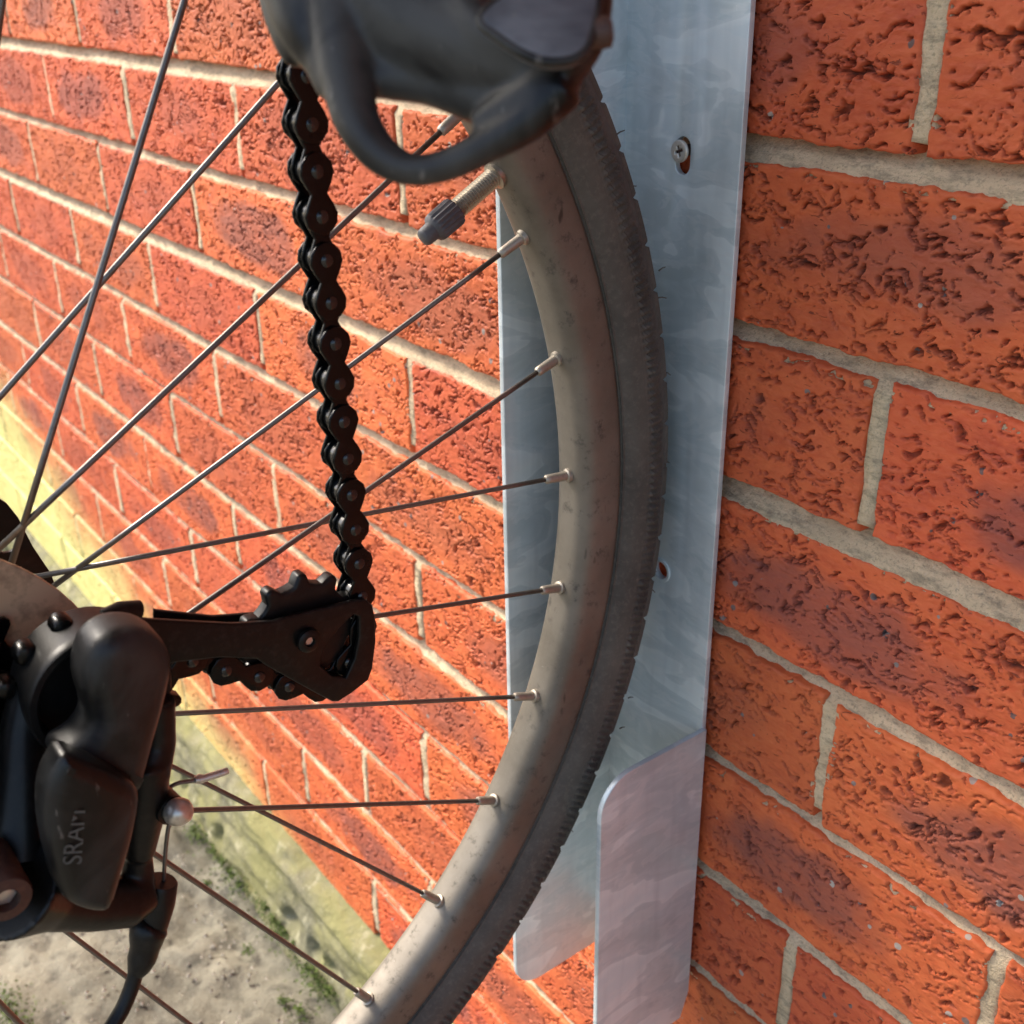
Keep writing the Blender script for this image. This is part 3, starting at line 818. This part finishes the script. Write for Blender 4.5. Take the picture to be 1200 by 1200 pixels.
def link_mesh(name, xs, rr, waist, th):
    out = []
    for k in range(9): a = R(-128+k*256/8-0); out.append((.0127/2+rr*math.cos(a), rr*math.sin(a)))
    out.append((0, waist))
    for k in range(9): a = R(180-128+k*256/8); out.append((-.0127/2+rr*math.cos(a), rr*math.sin(a)))
    out.append((0, -waist))
    parts = []
    o1 = None
    obs = []
    for x in xs:
        o = plate(name, out, [], th, .0004, lambda u, v, w, x=x: Vector((x+w, u, v)), CHAINM)
        obs.append(o)
    dat = []
    for o in obs: dat.append(([v.co.copy() for v in o.data.vertices], [tuple(p.vertices) for p in o.data.polygons]))
    if name == 'outer_link':
        for e in (-1, 1): dat.append(lathe_data([(-.0044, .0010), (-.0043, .0018), (.0043, .0018), (.0045, .0010)], (0, e*.0127/2, 0), (1, 0, 0), 12))
    for o in obs: bpy.data.objects.remove(o)
    me = mesh(name, *join_data(dat)); me.materials.append(CHAINM); smooth_by_angle(me, 40); return me
outer = link_mesh('outer_link', (-.0038, .0038), .0054, .0026, .0012); inner = link_mesh('inner_link', (-.0025, .0025), .0050, .0024, .0012)
for k in range(len(pins)-1):
    a, b = pins[k], pins[k+1]; d = b-a
    o = bpy.data.objects.new('outer_link' if k % 2 else 'inner_link', outer if k % 2 else inner); col.objects.link(o); o.parent = chain
    o.location = (a+b)/2; o.rotation_euler = (math.atan2(d.z, d.y), 0, 0)

# ---------------------------------------------------------------- rear derailleur
CPX = -.2955
def yz(l, x): return [(onx(q, x).y, onx(q, x).z) for q in l]
co = yz([(150, 722), (180, 725), (230, 728), (273, 730), (320, 727), (343, 720), (378, 712), (413, 703), (427, 702), (435, 708), (438, 722), (439, 750), (435, 782), (430, 796), (412, 810), (395, 821), (388, 821), (367, 810), (340, 795), (311, 779), (300, 771), (259, 769), (203, 775), (150, 790)], CPX)
cw = yz([(413, 719), (419, 722), (419, 745), (414, 771), (404, 793), (388, 791), (374, 779), (376, 765), (384, 752), (396, 735)], CPX)
XB = -.268
def bp(q, x=XB): return onx(q, x)
lathe('knuckle', [(-.020, .0190), (-.019, .0200), (-.004, .0203), (-.001, .0203), (.0, .0198), (.0, .0180), (-.001, .0172), (-.007, .0165), (-.0075, .003)], onx((121, 818), -.284), (1, 0, 0), BLACK, bike, 48)
def shell(name, px_, x, thick, bev, mat, parent, tilt=(0, 0)):
    pts = [(p.x, p.y) for p in catmull([(*q, 0) for q in yz(px_, x)], 3)]
    cy = sum(p[0] for p in pts)/len(pts); cz = sum(p[1] for p in pts)/len(pts)
    return plate(name, pts, [], thick, bev, lambda u, v, w_: Vector((x+w_+tilt[0]*(u-cy)+tilt[1]*(v-cz)-10*(u-cy)**2, u, v)), mat, parent, 5)
dera = shell('rear_derailleur', [(58, 886), (70, 872), (95, 882), (130, 898), (158, 920), (154, 960), (140, 1010), (124, 1056), (95, 1058), (70, 1044), (57, 1010), (47, 960), (47, 915)], -.262, .014, .0042, BODY, bike, (0, .05))
shell('linkage_arm', [(88, 790), (94, 750), (118, 728), (150, 724), (180, 738), (196, 768), (190, 805), (174, 860), (156, 918), (130, 912), (95, 900), (66, 892), (66, 876), (88, 856), (98, 830)], -.272, .019, .0062, BODY, dera, (0, .06))
# lower pivot block with the mounting bolt
lower = blob('pivot_block', [
    tube_data([bp((20, 1040), -.274), bp((60, 1052), -.276), bp((110, 1060), -.278), bp((150, 1058), -.280), bp((172, 1045), -.282)], [.0145, .0095, .0078, .0075, .006], 20),
    tube_data([bp((160, 985), -.284), bp((162, 1020), -.284), bp((160, 1055), -.281)], [.0042, .0048, .0060], 16),
    tube_data([bp((172, 890), -.280), bp((170, 945), -.281), bp((162, 1000), -.283)], [.0070, .0065, .0050], 16),
    tube_data([bp((185, 820), -.282), bp((184, 870), -.282), bp((172, 905), -.280)], [.0050, .0056, .0070], 16),
    ], .0009, BLACK, bike, 4)
# mounting bolt
mb = onx((8, 1055), -.2605)
lathe('mounting_bolt', [(-.02, .0066), (-.001, .0068), (.0, .0064), (.0004, .0034), (-.0025, .0031), (-.0026, .0005)], mb, (1, 0, 0), RUSTY, lower, 32)
lathe('bolt_socket', [(-.0030, .0030), (-.0022, .0030), (-.0020, .0022)], mb, (1, 0, 0), STEEL, lower, 6)
# cable clamp ball, cable, crimp, adjuster, boot, housing
bc = onx((202, 950), -.274)
arm = tube('clamp_arm', [onx((165, 930), -.283), onx((185, 936), -.282), bc], [.0048, .0050, .0046], BLACK, lower, 16)
lathe('clamp_bolt', [(-.004, .0022), (-.003, .0036), (-.0015, .0043), (.0005, .0044), (.0022, .0037), (.0033, .0022), (.0036, .0004)], bc+Vector((.002, .001, .0)), (.8, -.35, -.45), STEEL, lower, 24)
tube('cable', catmull([onx((192, 1050), -.283), onx((193, 1010), -.283), onx((197, 972), -.282), onx((203, 948), -.2835), onx((196, 928), -.285), onx((208, 918), -.285), onx((232, 914), -.284), onx((262, 905), -.282)], 5, False), .0007, SPOKE, lower, 8)
tube('cable_crimp', [onx((228, 914), -.284), onx((234, 913), -.284), onx((240, 912), -.2835), onx((262, 905), -.282), onx((267, 903), -.282)], [.0011, .0016, .0012, .0012, .0011], STEEL, lower, 12)
adj = tube('barrel_adjuster', [onx((189, 1032), -.283), onx((188, 1036), -.283), onx((186, 1060), -.2825), onx((180, 1084), -.282)], [.0048, .0053, .0050, .0046], BLACK, bike, 20)
tube('cable_boot', catmull([onx((180, 1080), -.282), onx((174, 1090), -.282), onx((170, 1110), -.2815), onx((164, 1130), -.281), onx((158, 1142), -.2805)], 3, False), [.0048, .0056, .0059, .0060, .0056, .0052, .0047, .0046, .0045, .0040, .0036, .0030, .0026], BLACK, adj, 20)
tube('cable_housing', catmull([onx((162, 1128), -.281), onx((153, 1160), -.280), onx((136, 1195), -.278), onx((100, 1240), -.274), onx((20, 1290), -.268), (-.27, -.40, -.24), (-.29, -.44, -.16), (-.31, -.45, .0), (-.33, -.42, .2)], 6, False), .0025, BLACK, adj, 14)
# cage: two plates, two toothed pulleys, pulley bolts
cage = xplate('cage_plate', co, [cw], CPX, .0022, .0007, CAGE, bike)
ci = yz([(200, 735), (270, 742), (330, 737), (400, 716), (418, 716), (424, 730), (424, 780), (395, 806), (378, 803), (330, 775), (270, 765), (200, 768)], CPX)
xplate('cage_plate', ci, [], CX-.0072, .0018, .0005, CAGE, bike)
pb = onx((361, 750), CPX+.002)
lathe('pulley_bolt', [(-.012, .0026), (-.0008, .0026), (.0, .0042), (.0012, .0040), (.0018, .0030), (.0018, .0018), (.0006, .0016), (.0006, .0003)], pb, (1, 0, 0), CAGE, cage, 24)
lathe('bolt_tip', [(.0003, .0016), (.0009, .0014), (.0010, .0004)], pb, (1, 0, 0), STEEL, cage, 6)
for c, nm in ((PC, 'tension'), (GC, 'guide')):
    hs = [[(c.y+rr*math.cos(a+da), c.z+rr*math.sin(a+da)) for rr, da in ((.0075, -.22), (.0075, .22), (.0125, .25), (.0125, -.25))] for a in [2*math.pi*k/5 for k in range(5)]]
    xplate('jockey_wheel', cog_outline(c.y, c.z, 11, .0195, .0026, .0014, a0=.32), hs if nm == 'guide' else [], CX, .0056, .0012, BLACK, bike)
# top cap tab and dome of the cage pivot
tube('cage_tab', [onx((120, 722), -.292), onx((140, 715), -.292), onx((162, 715), -.293)], [.0020, .0026, .0030], BLACK, bike, 14)
for q, s in (((74, 735), .0032), ((32, 768), .0034), ((8, 808), .0030)):
    c = onx(q, -.296)
    lathe('pivot_rivet', [(-.004, s), (.0, s), (.0012, s*.8), (.0018, s*.3)], c, (1, 0, 0), CHAINM, bike, 20)
tube('hanger_arm', catmull([onx((95, 728), -.300), onx((50, 770), -.298), onx((28, 840), -.296), onx((26, 920), -.290), onx((22, 1000), -.284)], 4, False), [.0026+.0004*k for k in range(17)], BLACK, bike, 16)
# moulded worn lettering on the outer link (reads upwards)
fc = bpy.data.curves.new('lettering', 'FONT'); fc.body = 'SRAM'; fc.size = .0068; fc.extrude = .00008; fc.align_x = 'CENTER'; fc.align_y = 'CENTER'
fo = bpy.data.objects.new('lettering', fc); col.objects.link(fo)
dg = bpy.context.evaluated_depsgraph_get(); fme = bpy.data.meshes.new_from_object(fo.evaluated_get(dg)); bpy.data.objects.remove(fo)
c1 = onx((86, 1012), -.2548); c2 = onx((90, 950), -.2548)
e1 = (c2-c1).normalized(); nrm = (CO-c1).normalized(); nrm = Vector((.93, -.3, .15)); nrm = (nrm-e1*nrm.dot(e1)).normalized(); e2 = nrm.cross(e1)
cm = (c1+c2)/2
for v in fme.vertices: v.co = cm+e1*v.co.x+e2*v.co.y+nrm*v.co.z
LETTER = link('lettering', fme, PAINT, dera, False)

# ---------------------------------------------------------------- pedal, crank and the frame parts just out of view
T0 = .235
def dp(q, t=T0): return deep(q, t)
k_ = T0/CF
def ptube(pts, n=20):
    c = catmull([(*dp((a, b), t), r*k_) for a, b, t, r in pts], 4, False) if False else None
    P = []; Rr = []
    for i in range(len(pts)-1):
        for j in range(5):
            s = j/5; a, b = pts[i], pts[i+1]
            P.append(Vector((0, 0, 0))); Rr.append((a[3]*(1-s)+b[3]*s)*k_)
    P = catmull([dp((a, b), t) for a, b, t, r in pts], 5, False); Rr.append(pts[-1][3]*k_)
    return tube_data(P, Rr, n)
pedal = blob('pedal', [
    ptube([(392, -90, .240, 46), (396, -20, .238, 44), (402, 45, .236, 38), (408, 100, .234, 31), (420, 145, .232, 27), (447, 182, .230, 23), (482, 199, .228, 18), (525, 193, .226, 18), (575, 168, .224, 20), (620, 140, .222, 24), (660, 100, .220, 28)]),
    ptube([(360, -90, .244, 64), (362, -20, .243, 58), (368, 30, .241, 46), (384, 70, .238, 30), (398, 105, .236, 26)]),
    ptube([(402, 82, .238, 26), (450, 90, .237, 25), (505, 98, .235, 25), (560, 112, .231, 32), (600, 120, .228, 32)]),
    ptube([(470, 40, .238, 46), (520, 62, .234, 46), (575, 88, .230, 40), (625, 98, .226, 36), (655, 85, .223, 36)]),
    ptube([(555, 150, .226, 14), (590, 135, .225, 26), (630, 115, .223, 34), (655, 90, .222, 36)]),
    ptube([(318, -90, .248, 26), (318, -30, .247, 22), (326, 20, .245, 18), (338, 60, .243, 13), (352, 72, .242, 10)]),
    ptube([(420, -100, .245, 90), (440, -40, .242, 85), (470, 10, .240, 80), (520, 40, .236, 72), (580, 62, .230, 60), (630, 75, .226, 52), (662, 62, .224, 44)]),
    ptube([(650, 70, .220, 40), (676, 40, .219, 34), (690, 0, .219, 27), (697, -60, .219, 24)]),
    ptube([(470, -60, .236, 60), (500, -20, .232, 50), (540, 5, .228, 34), (570, 40, .224, 30), (610, 62, .222, 28)]),
    ], .0009, PEDAL, bike, 6)
cap = [(563, 26), (585, 48), (612, 66), (640, 76), (668, 74), (686, 62), (695, 35), (702, 0), (708, -60), (660, -90), (620, -60), (600, -10)]
o3 = dp((640, 20), .2125); nn = (Vector((.62, -.45, .64))).normalized(); ux = (CR-nn*CR.dot(nn)).normalized(); uy = nn.cross(ux)
def onpl(q):
    d = _n(q); t = (o3-CO).dot(nn)/d.dot(nn); P = CO+d*t-o3; return (P.dot(ux), P.dot(uy))
cap2 = [onpl(q) for q in cap]
ccx = sum(p[0] for p in cap2)/len(cap2); ccy = sum(p[1] for p in cap2)/len(cap2)
pc = plate('end_cap', [tuple(p) for p in catmull([(a, b, 0) for a, b in cap2], 4)] and [(p.x, p.y) for p in catmull([(a, b, 0) for a, b in cap2], 4)], [], .004, .0008, lambda u, v, w_: o3+ux*u+uy*v+nn*(w_), PEDALCAP, pedal)
rimpts = [o3+ux*a+uy*b+nn*.001 for a, b in cap2]
cr = catmull(rimpts, 4); cr.append(cr[0])
tube('cap_rim', cr, .0010, PEDAL, pedal, 10)
sb = dp((706, 38), .2125)
lathe('reflector_screw', [(-.006, .0022), (.0, .0030), (.0015, .0028), (.002, .0015)], sb, (.6, .75, .1), RUSTY, pedal, 14)
# axle, crank, chainring, bottom bracket, stays
pax = dp((440, -95), .243)
BB = Vector((WX, -.30, .29))
cr_end = Vector((-.283, pax.y, pax.z+.004))
tube('pedal_axle', [Vector((-.290, pax.y, pax.z+.004)), Vector((-.262, pax.y, pax.z+.004)), pax+Vector((.03, 0, .002))], [.006, .006, .0055], STEEL, bike, 16)
tube('crank_arm', [BB+Vector((.065, 0, 0)), BB.lerp(cr_end, .5)+Vector((.036, 0, 0)), cr_end], [.014, .011, .012], BLACK, bike, 20)
rc = abs((bot+dirv*.40).y-BB.y)
nt_c = 44; rpc = .0127/(2*math.sin(math.pi/nt_c))
xplate('chainring', cog_outline(BB.y, BB.z, nt_c, rpc), [[(BB.y+rr*math.cos(a+da), BB.z+rr*math.sin(a+da)) for rr, da in ((.03, -.4), (.03, .4), (.066, .5), (.066, -.5))] for a in [2*math.pi*j/5 for j in range(5)]], CX, .003, .0004, BLACK, bike)
fr = [tube_data([BB+Vector((-.036, 0, 0)), BB+Vector((.036, 0, 0))], .021, 24)]
for s in (-1, 1):
    fr.append(tube_data([BB+Vector((s*.028, -.01, -.02)), Vector((WX+s*.055, -.325, .12)), Vector((WX+s*.066, WY+.004, WZ+.03)), Vector((WX+s*.066, WY, WZ))], [.011, .0095, .007, .006], 16))
    fr.append(tube_data([Vector((WX+s*.066, WY-.004, WZ)), Vector((WX+s*.06, WY-.2, WZ+.16)), Vector((WX+s*.03, -.72, .22))], [.006, .0075, .0075], 16))
fr.append(tube_data([BB, Vector((WX, -.72, .16)), Vector((WX, -.80, .14))], .0155, 20))
fr.append(tube_data([BB+Vector((0, 0, .01)), Vector((WX, -.62, .82))], .018, 20))
v, f = join_data(fr); me = mesh('frame', v, f); smooth_by_angle(me, 50); link('frame', me, FRAME, bike, False)
